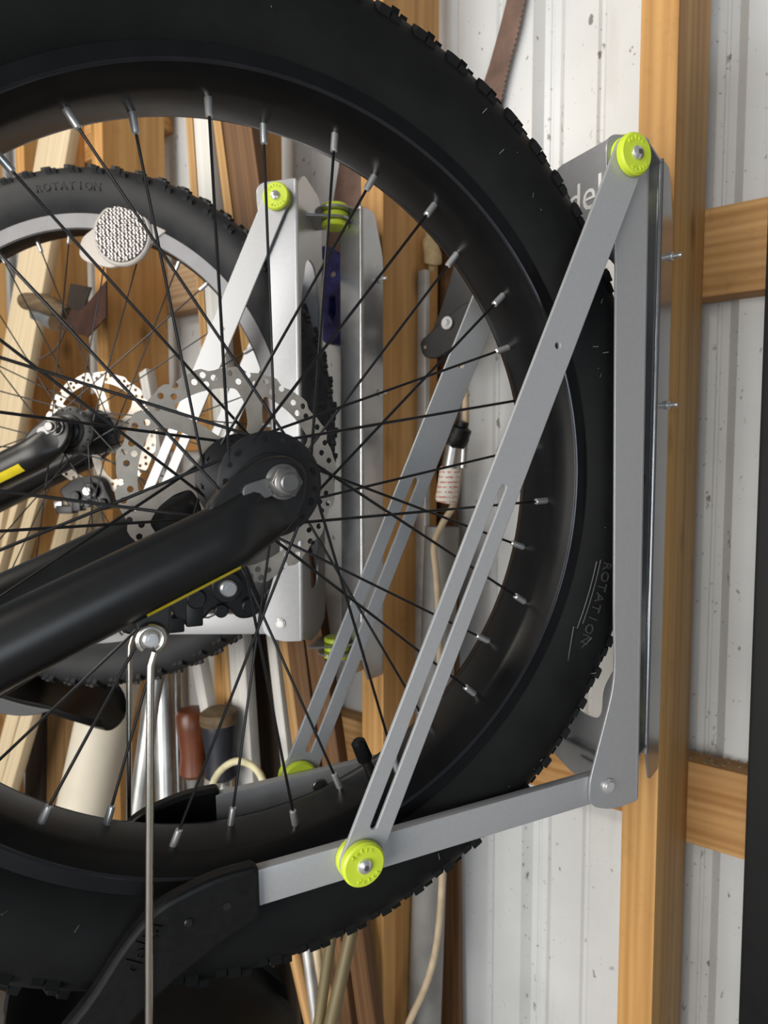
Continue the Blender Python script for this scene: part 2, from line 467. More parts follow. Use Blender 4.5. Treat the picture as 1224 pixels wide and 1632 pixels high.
def stud(xc, lean=0.0, w=.039, d=YG - YS, mat='pine'):
    mb = MB().box(-w, 0, 0, d, 0, 2.7)
    o = mb.obj('trim_%d' % stud.n, M[mat], None, Matrix.Translation((xc, YS, 0)), bev=.0025)
    o.rotation_euler = (0, R(lean), 0); stud.n += 1
    return tag(o, kind='structure')
stud.n = 1
tag(stud(-.1965), 'yellow pine stud carrying the nearer rack', 'stud')
tag(stud(-.572), 'yellow pine stud carrying the farther rack', 'stud')
tag(stud(-.900), 'pine stud behind the leaning laths', 'stud')
tag(stud(-1.236), 'pine stud behind the small wheel disc', 'stud')
tag(stud(-1.535), 'pine stud behind the wooden-handled rusty tool', 'stud')
tag(stud(-1.93), 'pine stud at the far left of the wall', 'stud')
tag(stud(.21), 'pine stud beyond the black panel', 'stud')

def girt(x0, x1, z0, z1, mat='pine_x', label=''):
    o = MB().box(x0, x1, YG, YW, z0 + H, z1 + H).obj('trim_%d' % stud.n, M[mat], bev=.002); stud.n += 1
    return tag(o, label, 'girt', kind='structure')
girt(-.2155, .6, .202, .306, label='pine girt with a dark knot above, right of the near stud')
girt(-.2155, .6, -.478, -.372, label='pine girt with debris on top, low right of the near stud')
girt(-.590, -.2165, -.463, -.360, label='pine girt below the near rack')
girt(-.918, -.591, -.520, -.440, label='pine girt left of the middle stud')
girt(-1.254, -.919, .316, .412, 'weathered', label='weathered grey-brown girt seen through the far wheel')
girt(-1.254, -.919, .03, .165, 'pine_x', label='orange-brown girt seen above the far disc')
girt(-1.553, -1.255, .05, .17, 'pine_x', label='pine girt beside the rusty tool')
girt(-1.553, -1.255, .70, .80, 'pine_x', label='short pine girt above the far tyre')
girt(-1.948, -1.554, .62, .72, 'pine_x', label='pine girt at the upper far left')
girt(-1.948, -.919, -.86, -.76, 'weathered', label='weathered girt low behind the leaning boards')

# ------------------------------------------------------------------ bicycles
def knob_mesh(name, l, w, h, slant, mat):
    mb = MB()
    v = [(-l / 2, -w / 2, -.004), (l / 2, -w / 2, -.004), (l / 2, w / 2, -.004), (-l / 2, w / 2, -.004),
         (-l / 2 * .84, -w / 2 * .82, h), (l / 2 * .84, -w / 2 * .82, h), (l / 2 * .84, w / 2 * .82, h), (-l / 2 * .84, w / 2 * .82, h)]
    for (sx, ox, sy, oy, sz) in ((.52, -.24, 1.0, 0, 1.0), (.46, .27, .82, w * .12, .72)):
        mb.add([(x * sx + ox * l + slant * y, y * sy + oy, z * sz if z > 0 else z) for x, y, z in v], [(0, 3, 2, 1), (4, 5, 6, 7), (0, 1, 5, 4), (1, 2, 6, 5), (2, 3, 7, 6), (3, 0, 4, 7)])
    me = mb.mesh(name); me.materials.append(mat)
    return me

def place_knobs(tire, me, n, r, z, tilt, off=0.0, jitter=0.0):
    """local x of a knob = along the tread, y = across, z = outwards"""
    for k in range(n):
        th = 2 * math.pi * (k + off) / n
        e_r = Vector((math.cos(th), math.sin(th), 0)); e_t = Vector((-math.sin(th), math.cos(th), 0)); e_z = Vector((0, 0, 1))
        c, s = math.cos(tilt), math.sin(tilt)
        out = e_r * c + e_z * s; acr = e_z * c - e_r * s
        p = e_r * r + e_z * z
        mx = Matrix(((e_t.x, acr.x, out.x, p.x), (e_t.y, acr.y, out.y, p.y), (e_t.z, acr.z, out.z, p.z), (0, 0, 0, 1)))
        mx = Matrix(((-e_t.x, acr.x, out.x, p.x), (-e_t.y, acr.y, out.y, p.y), (-e_t.z, acr.z, out.z, p.z), (0, 0, 0, 1)))
        link('tread_knob', me, None, tire, mx, smooth=False)

def arc_text(body, size, r, z, a_mid, step, normal_tilt, t=.0008, flip=False, mx=Matrix()):
    """letters set round a circle on a face looking along +z; a in degrees; flip = tops point to the centre"""
    items = []
    n = len(body)
    for i, ch in enumerate(body):
        if ch == ' ': continue
        a = R(a_mid + (i - (n - 1) / 2) * step * (1 if flip else -1))
        rot = a - math.pi / 2 + (math.pi if flip else 0)
        m = mx @ Matrix.Translation((r * math.cos(a), r * math.sin(a), z)) @ Matrix.Rotation(rot, 4, 'Z') @ Matrix.Rotation(normal_tilt, 4, 'X')
        items.append((text_mesh(ch, size, t), m))
    return join_meshes(items)

def rotor_mesh(Ro):
    k = Ro / .09
    out = []
    for i in range(216):
        th = 2 * math.pi * i / 216
        s = math.sin(18 * th + .9 * math.sin(18 * th))
        out.append(((.0885 + .0014 * max(-1, min(1, 1.5 * s))) * k * math.cos(th), (.0885 + .0014 * max(-1, min(1, 1.5 * s))) * k * math.sin(th)))
    holes = [circle((0, 0), .0215 * k, 32)]
    for j in range(6):
        a = R(60 * j + 10)
        def pol(r, d): return (r * k * math.cos(a + R(d)), r * k * math.sin(a + R(d)))
        # large swept window
        poly = []
        for d in range(0, 47, 6): poly.append(pol(.0730, d + 13))
        poly += [pol(.062, 53), pol(.048, 44), pol(.036, 34), pol(.0315, 18), pol(.034, -2), pol(.048, 0), pol(.062, 6)]
        holes.append(rounded(poly, .0045 * k, 3))
        # drilled ring
        for d, r in ((2, .0795), (7, .0850), (12, .0785), (17, .0845), (26, .0815), (31, .0775), (31.5, .0850), (37, .0815), (47, .0850), (51, .0785), (56.5, .0845)):
            holes.append(circle(pol(r, d), .0026 * k, 10))
    return drilled_mesh(out, holes, .0018)

def ring_loft(c, ax, e, hw, ht, n=24, p=2.0):
    """superellipse ring: centre c, half-size hw along e (in plane), ht along z"""
    v = []
    for k in range(n):
        th = 2 * math.pi * k / n
        cx, sx = math.cos(th), math.sin(th)
        q = 2 / p
        v.append(Vector(c) + Vector(e) * hw * math.copysign(abs(cx) ** q, cx) + Vector((0, 0, 1)) * ht * math.copysign(abs(sx) ** q, sx))
    return v

def build_bike(root, S):
    rub = S['rubber']
    # --- tyre
    prof = S['tire_profile']
    tire = MB().lathe(prof, 180).obj('tire', rub, root)
    lp = S['knob']
    kme = knob_mesh('tread_knob', lp['l'], lp['w'], lp['h'], .25, rub)
    kmi = knob_mesh('tread_knob', lp['l'] * .8, lp['w'] * 1.1, lp['h'], -.2, rub)
    place_knobs(tire, kme, lp['n'], lp['rs'], lp['zs'], R(lp['tilt']), 0)
    place_knobs(tire, kme, lp['n'], lp['rs'], -lp['zs'], -R(lp['tilt']), .5)
    place_knobs(tire, kmi, lp['n'], lp['rm'], lp['zm'], R(14), .5)
    place_knobs(tire, kmi, lp['n'], lp['rm'], -lp['zm'], -R(14), 0)
    for (body, size, r, z, a, step, flip) in S['text']:
        link('sidewall_lettering', arc_text(body, size, r, z, a, step, 0, .0012, flip), rub if not S.get('text_mat') else S['text_mat'], tire)
    # rotation arrow of raised lines
    if S.get('arrow'):
        mb = MB()
        for r, a0, a1 in ((.3035, -13.0, -24.5), (.3075, -12.6, -23.5)):
            zz = .0482
            pts = [(r * math.cos(R(a0 + (a1 - a0) * i / 10)), r * math.sin(R(a0 + (a1 - a0) * i / 10)), zz) for i in range(11)]
            mb.tube(pts, .0005, 6)
        pa = lambda r, a, z=.0482: (r * math.cos(R(a)), r * math.sin(R(a)), z)
        mb.tube([pa(.3035, -24.5), pa(.299, -24.5), pa(.308, -30.0), pa(.3205, -25.0, .0510)], .0005, 6)
        link('rotation_arrow', mb.mesh(), S['line_mat'], tire)
    # --- rim
    rim = MB().lathe(S['rim_profile'], 180, closed=True).obj('rim', M['rim'], root)
    for sgn in (1, -1):
        pr = [(r, z * sgn) for r, z in S['edge_profile']]
        MB().lathe(pr, 180, closed=True).obj('rim_edge', S['edge_mat'], rim)
    a, rr = R(S['valve']), S['erd']
    d = Vector((math.cos(a), math.sin(a), 0))
    vs_ = MB().tube([d * (rr + .004), d * (rr - .020), d * (rr - .021)], [.0042, .0040, .0035], 14).obj('valve_stem', M['black_plastic'], root)
    MB().tube([d * (rr - .0185), d * (rr - .0195), d * (rr - .036), d * (rr - .038)], [.0060, .0066, .0062, .004], 16).obj('valve_cap', M['black_plastic'], vs_)
    # --- spokes
    nsp, rf = S['nsp'], S['rflange']
    nme = MB().tube([(0, 0, -.001), (0, 0, .0105), (0, 0, .0140), (0, 0, .0150)], [.0029, .0029, .0027, .0016], 10).mesh('nipple'); nme.materials.append(M['chrome'])
    for side, th0, par in ((1, S['th_near'], 0), (-1, S['th_far'], 1)):
        zf = S['z_near'] if side > 0 else S['z_far']
        for k in range(nsp // 2):
            th = th0 + k * 720.0 / nsp
            dlt = S['cross'] * (1 if (k + par) % 2 == 0 else -1)
            ra, ha = R(th), R(th + dlt)
            pr = Vector((S['erd'] * math.cos(ra), S['erd'] * math.sin(ra), side * S['zrow']))
            inout = .0022 if (k + par) % 2 == 0 else -.0022
            ph = Vector((rf * math.cos(ha), rf * math.sin(ha) + S['hub_dy'], zf + inout))
            elbow = Vector((ph.x, ph.y, zf - inout * 1.6))
            dr = (ph - pr).normalized()
            spk = MB().tube([pr + dr * .009, ph - dr * .003, ph, elbow], [S['rsp'], S['rsp'], S['rsp'] * 1.1, S['rsp'] * 1.7], 8).obj('spoke', M['spoke'], root)
            q = dr.to_track_quat('Z', 'Y').to_matrix().to_4x4(); q.translation = pr - dr * .001
            link('nipple', nme, None, spk, q)
    # --- hub
    zn, zf_ = S['z_near'], S['z_far']; rfl = S['rfl']
    prof = [(.006, zf_ - .028), (.014, zf_ - .026), (.020, zf_ - .020), (.020, zf_ - .006), (rfl - .003, zf_ - .0025), (rfl, zf_ - .001), (rfl, zf_ + .001), (rfl - .003, zf_ + .0025), (.020, zf_ + .008),
            (.0165, zf_ + .016), (.0165, zn - .016), (.020, zn - .008), (rfl - .003, zn - .0025), (rfl, zn - .001), (rfl, zn + .001), (rfl - .003, zn + .0025), (.022, zn + .004), (.0215, zn + .006), (.0175, zn + .0075), (.0175, zn + .010), (.012, zn + .013), (.006, zn + .0135)]
    hub = MB().lathe(prof, 56).obj('hub', M['black_metal'], root, Matrix.Translation((0, S['hub_dy'], 0)))
    zo = S['z_drop']
    MB().tube([(0, 0, zf_ - .03 if zf_ - .03 < -zo + .02 else -zo), (0, 0, zn)], .0055, 14).obj('axle', M['nickel'], hub)
    hl = MB()
    for zz, th0 in ((zn, S['th_near']), (zf_, S['th_far'])):
        for k in range(nsp // 2):
            ha = R(th0 + S['cross'] + k * 720.0 / nsp)
            hl.disc((rf * math.cos(ha), rf * math.sin(ha)), .0019, zz - .0031, zz + .0031, 8)
    tag(hl.obj('spoke_hole', M['hole'], hub), 'dark spoke holes round the hub flanges')
    # --- brake disc
    rot = link('brake_rotor', rotor_mesh(S['r_rotor']), M['steel'], root, Matrix.Translation((-.002, S['hub_dy'], S['z_rotor'])) @ Matrix.Rotation(R(S['rotor_turn']), 4, 'Z'))
    bo = MB()
    for k in range(6):
        a = R(60 * k + 20); bo.disc((.0265 * math.cos(a), .0265 * math.sin(a)), .0042, -.004, .0, 10)
    bo.obj('rotor_bolt', M['black_metal'], rot)
    # --- fork
    p0, p1 = Vector(S['leg0']), Vector(S['leg1'])           # axis: near the axle / further up
    d = (p1 - p0).normalized(); e = Vector((d.y, -d.x, 0)); e = e if e.y > 0 else -e
    for sgn in (1, -1):
        z = sgn * zo
        P = lambda s, off=0.0, zz=z: p0 + d * s + e * off + Vector((0, 0, zz))
        rt = S['r_leg']
        secs = [ring_loft(P(.46), d, e, rt, rt), ring_loft(P(.10), d, e, rt, rt), ring_loft(P(.034), d, e, rt, rt), ring_loft(P(.022), d, e, rt * .985, rt * .97, p=2.2),
                ring_loft(P(.010, .002), d, e, rt * .95, rt * .80, p=2.4), ring_loft(P(-.002, .004), d, e, rt * .92, rt * .55, p=2.8), ring_loft(P(-.012, .006), d, e, rt * .90, rt * .32, p=3.2),
                ring_loft(P(-.024, .008), d, e, rt * .74, rt * .26, p=3.2), ring_loft(P(-.031, .009), d, e, rt * .42, rt * .20, p=3)]
        leg = MB().loft(secs).obj('fork_leg', M['black_paint'], root)
        # raised dropout boss reaching up to the axle
        dz = rt * .30
        o2 = []
        bos = [P(.030, .020), P(.012, .028), Vector((-.012, .019, z)), Vector((.003, .021, z)), Vector((.0150, .014, z)), Vector((.0145, -.004, z)), P(-.014, -.010), P(.018, .0)]
        out = rounded([(q.x, q.y) for q in bos], .010, 5)
        link('dropout', plate_mesh(out, (), .013, .0025, z), M['black_paint'], leg)
        # axle washer and nut
        s0 = z + sgn * .0065
        nut = MB(); a_, b_ = sorted((s0, s0 + sgn * .0030)); nut.disc((0, 0), .0118, a_, b_, 28, .0006)
        a_, b_ = sorted((s0 + sgn * .0030, s0 + sgn * .0105)); nut.disc((0, 0), .0106, a_, b_, hexa=True)
        a_, b_ = sorted((s0 + sgn * .0105, s0 + sgn * .0125)); nut.disc((0, 0), .0086, a_, b_, 24, .001)
        tab = stadium((-.006, -.002 + S['nut_dy']), (-.0205, -.0065 + S['nut_dy']), .0055)
        nut.xf(Matrix.Translation((0, S['nut_dy'], 0))); nutme = nut.mesh('axle_nut', .0006, 1)
        no = link('axle_nut', nutme, M['nickel'], leg)
        link('washer_tab', plate_mesh(tab, (), .003, .0006, s0 + sgn * .0015), M['nickel'], no)
        MB().disc((0, S['nut_dy']), .0060, *sorted((s0 + sgn * .010, s0 + sgn * .0175)), 20, .0008).obj('axle_end', M['nickel'], no)
        # decal along the leg
        (s0d, s1d, f0, f1) = S['decal']
        v = []; f = []
        for i in range(13):
            s = s0d + (s1d - s0d) * i / 12
            for j in range(5):
                ph = R(f0 + (f1 - f0) * j / 4)
                v.append(P(s) + (Vector((0, 0, sgn)) * math.cos(ph) + e * -math.sin(ph)) * (rt + .0003))
        for i in range(12):
            for j in range(4): f.append((i * 5 + j, i * 5 + j + 1, i * 5 + j + 6, i * 5 + j + 5))
        MB().add(v, f).obj('decal', M['yellow'], leg)
    cr = MB().tube([p0 + d * .46 + Vector((0, 0, -zo - .02)), p0 + d * .46 + Vector((0, 0, zo + .02))], .028, 20).obj('fork_crown', M['black_paint'], root)
    MB().tube([p0 + d * .46, p0 + d * .62], .020, 20).obj('steerer', M['black_paint'], cr)
    # --- brake caliper on the far leg
    zc = S['z_rotor']
    cal = [(-.062, -.082), (-.040, -.066), (-.012, -.062), (.004, -.066), (.010, -.083), (.017, -.098), (.012, -.107), (.0, -.108), (-.008, -.098), (-.024, -.097), (-.030, -.106), (-.046, -.106), (-.052, -.096)]
    c0 = link('brake_caliper', plate_mesh(rounded(cal, .006, 4), (), .020, .0025, zc + .004), M['black_metal'], root)
    MB().disc((-.012, -.0817), .0125, zc + .010, zc + .022, 24, .0012).obj('piston_housing', M['black_metal'], c0)
    bl = MB().disc((-.012, -.0817), .0066, zc + .021, zc + .0275, 20, .0012); bl.disc((-.012, -.0817), .003, zc + .0270, zc + .0278, hexa=True)
    bl.obj('caliper_bolt', M['chrome'], c0)
    for (x, y, r) in ((.0066, -.0989, .0065), (-.0356, -.0896, .0075), (-.0162, -.1006, .0055)):
        MB().disc((x, y), r, zc + .010, zc + .020, 18, .001).disc((x, y), r * .55, zc + .0195, zc + .0206, hexa=True).obj('caliper_bolt', M['black_metal'], c0)
    cl = MB().box(-.070, -.044, -.116, -.104, zc - .004, zc + .014); cl.box(-.043, -.030, -.112, -.092, zc - .002, zc + .016)
    cl.obj('cable_clamp', M['black_metal'], c0, bev=.0015)
    MB().box(-.074, -.062, -.108, -.098, zc + .002, zc + .012).obj('clamp_plate', M['chrome'], c0, bev=.001)
    MB().tube([(-.044, -.104, zc + .008), (-.025, -.107, zc + .010), (-.005, -.100, zc + .008), (.006, -.0985, zc + .006)], .0008, 6).obj('brake_cable', M['chrome'], c0)
    return root

# nearer bike: fat tyre
tp = [(.2885, .0340), (.2885, .0385), (.2935, .0425), (.302, .0470), (.313, .0500), (.326, .0512), (.336, .0500), (.3450, .0452), (.3540, .0382), (.3620, .0282), (.3675, .0160), (.3695, 0)]
tp = tp + [(r, -z) for r, z in tp[-2::-1]]
SA = dict(hub_dy=.003, nut_dy=.006, rubber=M['rubber'], tire_profile=tp, knob=dict(l=.019, w=.011, h=.0070, n=72, rs=.3455, zs=.0412, tilt=36, rm=.3668, zm=.0150),
          text=[('ROTATION', .0125, .3140, .0508, -19.5, 1.75, False)], text_mat=solid('worn_raised_lettering', (.035, .035, .037), .6), arrow=True, line_mat=solid('scuffed_raised_line', (.10, .10, .10), .6),
          rim_profile=[(.268, -.018), (.2690, -.0235), (.2740, -.0330), (.2772, -.0390), (.2885, -.0400), (.2885, -.0345), (.2800, -.030), (.2720, -.018), (.2720, .018), (.2800, .030), (.2885, .0345), (.2885, .0400), (.2772, .0390), (.2740, .0330), (.2690, .0235), (.268, .018)],
          edge_profile=[(.2766, .0386), (.2780, .0400), (.2786, .0402), (.2772, .0388)], edge_mat=M['rim_edge'],
          valve=-67.5, erd=.268, nsp=36, rflange=.0312, th_near=16.5, th_far=6.8, cross=58, zrow=.012, z_near=.052, z_far=-.024, rsp=.00112, rfl=.0365,
          r_rotor=.0905, z_rotor=-.0495, rotor_turn=4, leg0=(-.013, -.019, 0), leg1=(-.163, -.087, 0), z_drop=.0735, r_leg=.0222, decal=(.026, .088, 52, 66))
bikeA = empty('bicycle', FA); build_bike(bikeA, SA)
tag(bikeA, 'black fat-tyre bicycle in front, its wide wheel in the nearer wall rack', 'bicycle', 'bicycles hung by the front wheel')
# mudguard stays of the nearer bike
for sgn, top, bot, z in ((1, (-.0832, -.0874), (-.0900, -.362), .0835), (-1, (-.0815, -.1150), (-.0870, -.330), -.0700)):
    st = MB().tube([(top[0] + .002, top[1] - .008, z), (top[0] - .0005, top[1] - .016, z), (top[0] - .001, top[1] - .03, z), (bot[0], bot[1], z)], .0024, 14).obj('mudguard_stay', M['stainless'], bikeA)
    ring = [(top[0] + .0072 * math.cos(R(a)), top[1] + .0072 * math.sin(R(a)), z) for a in range(-70, 231, 15)]
    MB().tube(ring, .0026, 10).obj('eyelet', M['stainless'], st)
    MB().disc(top, .0050, z - .002, z + .0032, 24, .0012).disc(top, .0026, z + .003, z + .0036, hexa=True).obj('stay_bolt', M['chrome'], st)
    boss = rounded([(top[0] - .004, top[1] - .002), (top[0] - .010, top[1] + .022), (top[0] + .012, top[1] + .034), (top[0] + .010, top[1] + .0)], .004)
    link('stay_boss', plate_mesh(boss, (), .012, .002, z - sgn * .009), M['black_paint'], st)

hb = MB()
for k_ in range(46):
    a = random.uniform(0, 6.283); r, z = random.choice(((.306, .0487), (.3135, .0502), (.326, .0513), (.338, .0490)))
    p = Vector((r * math.cos(a), r * math.sin(a), z)); b_ = random.uniform(0, 6.283)
    hb.tube([p, p + Vector((.003 * math.cos(b_), .003 * math.sin(b_), .0035))], .00028, 4)
tag(hb.obj('rubber_hairs', solid('pale_rubber_hair', (.16, .16, .155), .7), [c for c in bikeA.children if c.name.startswith('tire')][0]), kind='stuff')

# farther bike: narrower mountain-bike tyre
tb = [(.2950, .0150), (.2975, .0175), (.304, .0240), (.313, .0295), (.324, .0330), (.334, .0325), (.342, .0285), (.348, .0215), (.3515, .0120), (.3525, 0)]
tb = [(.2975 + (r - .2975) * 1.13 if r > .2975 else r, z) for r, z in tb]
tb = tb + [(r, -z) for r, z in tb[-2::-1]]
SB = dict(hub_dy=.004, nut_dy=.008, rubber=M['rubber_far'], tire_profile=tb, knob=dict(l=.016, w=.010, h=.0060, n=66, rs=.3480, zs=.0272, tilt=46, rm=.3570, zm=.0095),
          text=[('ROTATION', .0150, .3265, .0330, 88.5, 2.1, False)],
          rim_profile=[(.2740, -.008), (.2765, -.0150), (.2965, -.0165), (.2965, -.0140), (.2860, -.012), (.2780, -.007), (.2780, .007), (.2860, .012), (.2965, .0140), (.2965, .0165), (.2765, .0150), (.2740, .008)],
          edge_profile=[(.2775, .0153), (.2780, .0168), (.2965, .0178), (.2970, .0166)], edge_mat=solid('silver_brake_track', (.17, .17, .178), .45, .3),
          valve=-140, erd=.274, nsp=32, rflange=.0290, th_near=2, th_far=13, cross=62, zrow=.003, z_near=.034, z_far=-.022, rsp=.00098, rfl=.0330,
          r_rotor=.0893, z_rotor=-.0445, rotor_turn=20, leg0=(-.013, -.017, 0), leg1=(-.163, -.084, 0), z_drop=.0600, r_leg=.0225, decal=(.040, .125, 20, 52))
bikeB = empty('bicycle', FB); build_bike(bikeB, SB)
tag(bikeB, 'black mountain bicycle behind, with a round clear spoke reflector and narrower tyre', 'bicycle', 'bicycles hung by the front wheel')
# clear spoke reflector
rf_c = (.0775, .2640)
ro = link('spoke_reflector', plate_mesh(rounded([(.014, .240), (.024, .232), (.060, .222), (.105, .240), (.128, .262), (.1400, .268), (.142, .283), (.128, .292), (.110, .290), (.090, .306), (.060, .302), (.040, .276), (.018, .262)], .010, 4), (), .006, .0012, .017), M['clear'], bikeB)
MB().disc(rf_c, .0415, .016, .024, 40, .002).obj('lens_rim', M['clear'], ro)
MB().disc(rf_c, .0368, .0235, .0258, 40, .0008).obj('reflector_lens', M['prism'], ro)

# ------------------------------------------------------------------ wall racks
def washer(parent, c, z0, z1, r=.0165, bolt=None, letters=False):
    w = MB().disc(c, r, *sorted((z0, z1)), 36, .0016).obj('washer', M['lime'], parent)
    if bolt:
        s = 1 if z1 > z0 else -1
        hd = [(.0001, s * .0034), (.0030, s * .0031), (.0052, s * .0018), (.0058, 0), (.0058, -s * .003)]
        MB().lathe(hd, 24, c=(c[0], c[1], z1)).obj('bolt_head', M['chrome'], w)
        MB().disc(c, .0022, *sorted((z1 + s * .0030, z1 + s * .0036)), hexa=True).obj('hex_socket', M['nickel'], w)
    if letters:
        for mid, flip in ((100, False), (-75, True)):
            me = arc_text('delta', .0048, .0118, z1 + .0002, mid, 19, 0, .0010, flip, Matrix.Translation((c[0], c[1], 0)))
            link('raised_lettering', me, M['lime'], w)
    return w

def build_rack(name, F, label, roll, dw, droop, arm_b, pivot, xc, zo_b, top, tray_end, piv, k=0.0):
    FR = F @ Matrix.Translation((0, dw, 0)) @ Matrix.Rotation(R(roll), 4, 'Z')
    root = empty(name, FR)
    tag(root, label, 'bike rack', 'folding wall racks')
    # side plates
    plate = [(.329, -.288), (.300, -.290), (.277 - k, -.280), (.277 - k, -.258), (.304 - k * .7, -.172), (.300 - k * .4, -.12), (.294 + k * .4, .12), (.292 + k * .7, .200), (.279 + k, .255), (.279 + k, .282), (.329, .286)]
    pl = rounded(plate, [.003, .018, .018, .012, .03, .03, .05, .03, .02, .016, .004], 6)
    for s in (1, -1):
        sp = link('side_plate', plate_mesh(pl, (), .0024, .0005, s * .0650), M['plate'], root)
        if s > 0:
            MB().disc(piv, .0068, .066, .0680, 28, .0006).disc(piv, .0052, .0676, .0692, 28, .0008).obj('pivot_rivet', M['chrome'], sp)
        else:
            MB().disc(piv, .0060, -.0692, -.066, 28, .0008).obj('pivot_rivet', M['chrome'], sp)
    # web with its opening for the tyre: drawn in (n, w), stood up at u = .334
    web_o = [(-.065, -.286), (-.020, -.300), (.020, -.300), (.065, -.286), (.065, .280), (.030, .303), (-.050, .303), (-.065, .286)]
    web_o = rounded(web_o, .010, 5)
    op = rounded([(-.056, -.14), (-.022, -.198), (-.020, -.232), (.020, -.232), (.022, -.198), (.056, -.14), (.056, .14), (.024, .205), (-.024, .205), (-.056, .14)], [.02, .01, .016, .016, .01, .02, .02, .02, .02, .02], 5)
    me = plate_mesh(web_o, [op], .0024, .0004)
    stand = Matrix(((0, 0, -1, .329), (0, 1, 0, 0), (1, 0, 0, 0), (0, 0, 0, 1)))
    me.transform(stand)
    web = link('back_plate', me, M['plate'], root)
    # rounded bends joining web and side plates
    for s in (1, -1):
        MB().tube([(.3275, -.286, s * .0635), (.3275, .284, s * .0635)], .0030, 12).obj('bend', M['plate'], web)
    tm = text_mesh('delta', .040, .0006)
    tm.transform(Matrix(((0, 0, -1, .3274), (0, 1, 0, .262), (1, 0, 0, .006), (0, 0, 0, 1))))
    link('logo_lettering', tm, M['white'], web)
    # lower arms, drooping a little about the pivot
    DR = Matrix.Translation((piv[0], piv[1], 0)) @ Matrix.Rotation(R(droop), 4, 'Z') @ Matrix.Translation((-piv[0], -piv[1], 0))
    for s in (1, -1):
        z0, z1 = sorted((s * .0545, s * .0632))
        a = MB().box(-.0215 - k, .312, piv[1] - .0150, piv[1] + .0118, z0, z1).obj('lower_arm', M['silver'], root, DR, bev=.0016)
        if s < 0:
            MB().disc((.066, piv[1] - .001), .0060, -.0545, -.0520, 24, .0008).disc((.066, piv[1] - .001), .0030, -.0522, -.0516, hexa=True).obj('arm_bolt', M['nickel'], a)
    # diagonal slotted arms
    bot = DR @ Vector((arm_b, piv[1] + .003, 0)); b2 = (bot.x, bot.y)
    tv, bv = Vector(top), Vector(b2); dd = (bv - tv).normalized()
    nrm = Vector((-dd.y, dd.x))
    L = (bv - tv).length
    s0, s1 = tv + dd * (L * .497), bv - dd * .026
    slot = stadium(s0, s1, .0034)
    hole = circle(tv + dd * (L * .290), .0032, 14)
    for s in (1, -1):
        st = link('diagonal_arm', plate_mesh(stadium(tv, bv, .0152, 12), [slot, hole], .0030, .0007, s * .0712), M['silver'], root)
        for c in (top, b2):
            washer(st, c, s * .0664 if c == top else s * .0634, s * .0696)
            washer(st, c, s * .0728, s * .0800, bolt=True, letters=(s > 0))
    # black plastic cradle: two hooked sides and a curved tray under the tyre
    hook = [(-.0200, -.2520), (-.046, -.2515), (-.0835, -.2600), (-.1030, -.2780), (-.125, -.3080), (-.150, -.332), (-.176, -.362), (-.186, -.392), (-.172, -.408), (-.140, -.388), (-.112, -.3350), (-.092, -.318), (-.062, -.302), (-.036, -.2895), (-.0200, -.2838)]
    hk = rounded(hook, [.002] + [.012] * 13 + [.002], 4)
    tray_done = None
    for s in (1, -1):
        h = link('cradle_side', plate_mesh(hk, (), .013, .003, s * .0615), M['black_plastic'], root, DR @ Matrix.Translation((-k, 0, 0)))
        MB().disc((-.040, -.2705), .0028, *sorted((s * .0672, s * .0684)), 14).obj('screw_hole', M['hole'], h)
        if s > 0:
            tl = text_mesh('delta', .017, .0012)
            tl.transform(Matrix.Translation((-.0945, -.2810, .0685)) @ Matrix.Rotation(R(56), 4, 'Z'))
            link('raised_lettering', tl, M['black_plastic'], h)
            MB().disc((-.0655, -.2735), .0030, .066, .0695, 16, .0008).obj('rivet', M['black_metal'], h)
    v = []; f = []
    prof = [(-.070, .388), (-.066, .396), (-.050, .404), (-.025, .408), (0, .409), (.025, .408), (.050, .404), (.066, .396), (.070, .388)]
    ntr = 22
    for i in range(ntr + 1):
        t = i / ntr; a = R(-117 + (tray_end + 117) * t)
        sq = 1.0 if t < .74 else math.sqrt(max(.02, 1 - .75 * ((t - .74) / .26) ** 2))
        flare = .004 + .080 * max(0, (t - .66) / .34) ** 2
        for th in (0, .004):
            for z, r in prof:
                rr = r + th + flare * .4
                v.append((rr * math.cos(a), rr * math.sin(a), z * sq))
    k = len(prof)
    for i in range(ntr):
        A_, B_ = i * 2 * k, (i + 1) * 2 * k
        for j in range(k - 1):
            f.append((A_ + j, A_ + j + 1, B_ + j + 1, B_ + j)); f.append((A_ + k + j, B_ + k + j, B_ + k + j + 1, A_ + k + j + 1))
        f.append((A_, B_, B_ + k, A_ + k)); f.append((A_ + k - 1, A_ + 2 * k - 1, B_ + 2 * k - 1, B_ + k - 1))
    for base, rev in ((0, 0), (ntr * 2 * k, 1)):
        for j in range(k - 1): f.append((base + j, base + k + j, base + k + j + 1, base + j + 1))
    tray = MB().add(v, f).obj('cradle_tray', M['tray'], root)
    for s in (1, -1):
        pts = []
        for i in range(15):
            a = R(-117 + (tray_end + 117 - 7.5) * i / 14); pts.append((a, .392 + .004 * i / 14))
        o_ = [(r * math.cos(a), r * math.sin(a)) for a, r in pts] + [((r + .022 * (1 - (i / 14) ** 4)) * math.cos(a), (r + .022 * (1 - (i / 14) ** 4)) * math.sin(a)) for i, (a, r) in reversed(list(enumerate(pts)))]
        link('tray_lip', plate_mesh(o_, (), .005, .001, s * .0705), M['lip'], tray)
    # ---- wall bracket (in world axes), brought into the rack's space
    inv = root.matrix_world.inverted()
    yb = YS - .046
    zc = H
    z_t, z_b = zc + .300 + zo_b, zc - .318 + zo_b
    def part(nm, mesh, mat='bracket', parent=root):
        mesh.transform(inv if parent is root else inv); return link(nm, mesh, M[mat], parent)
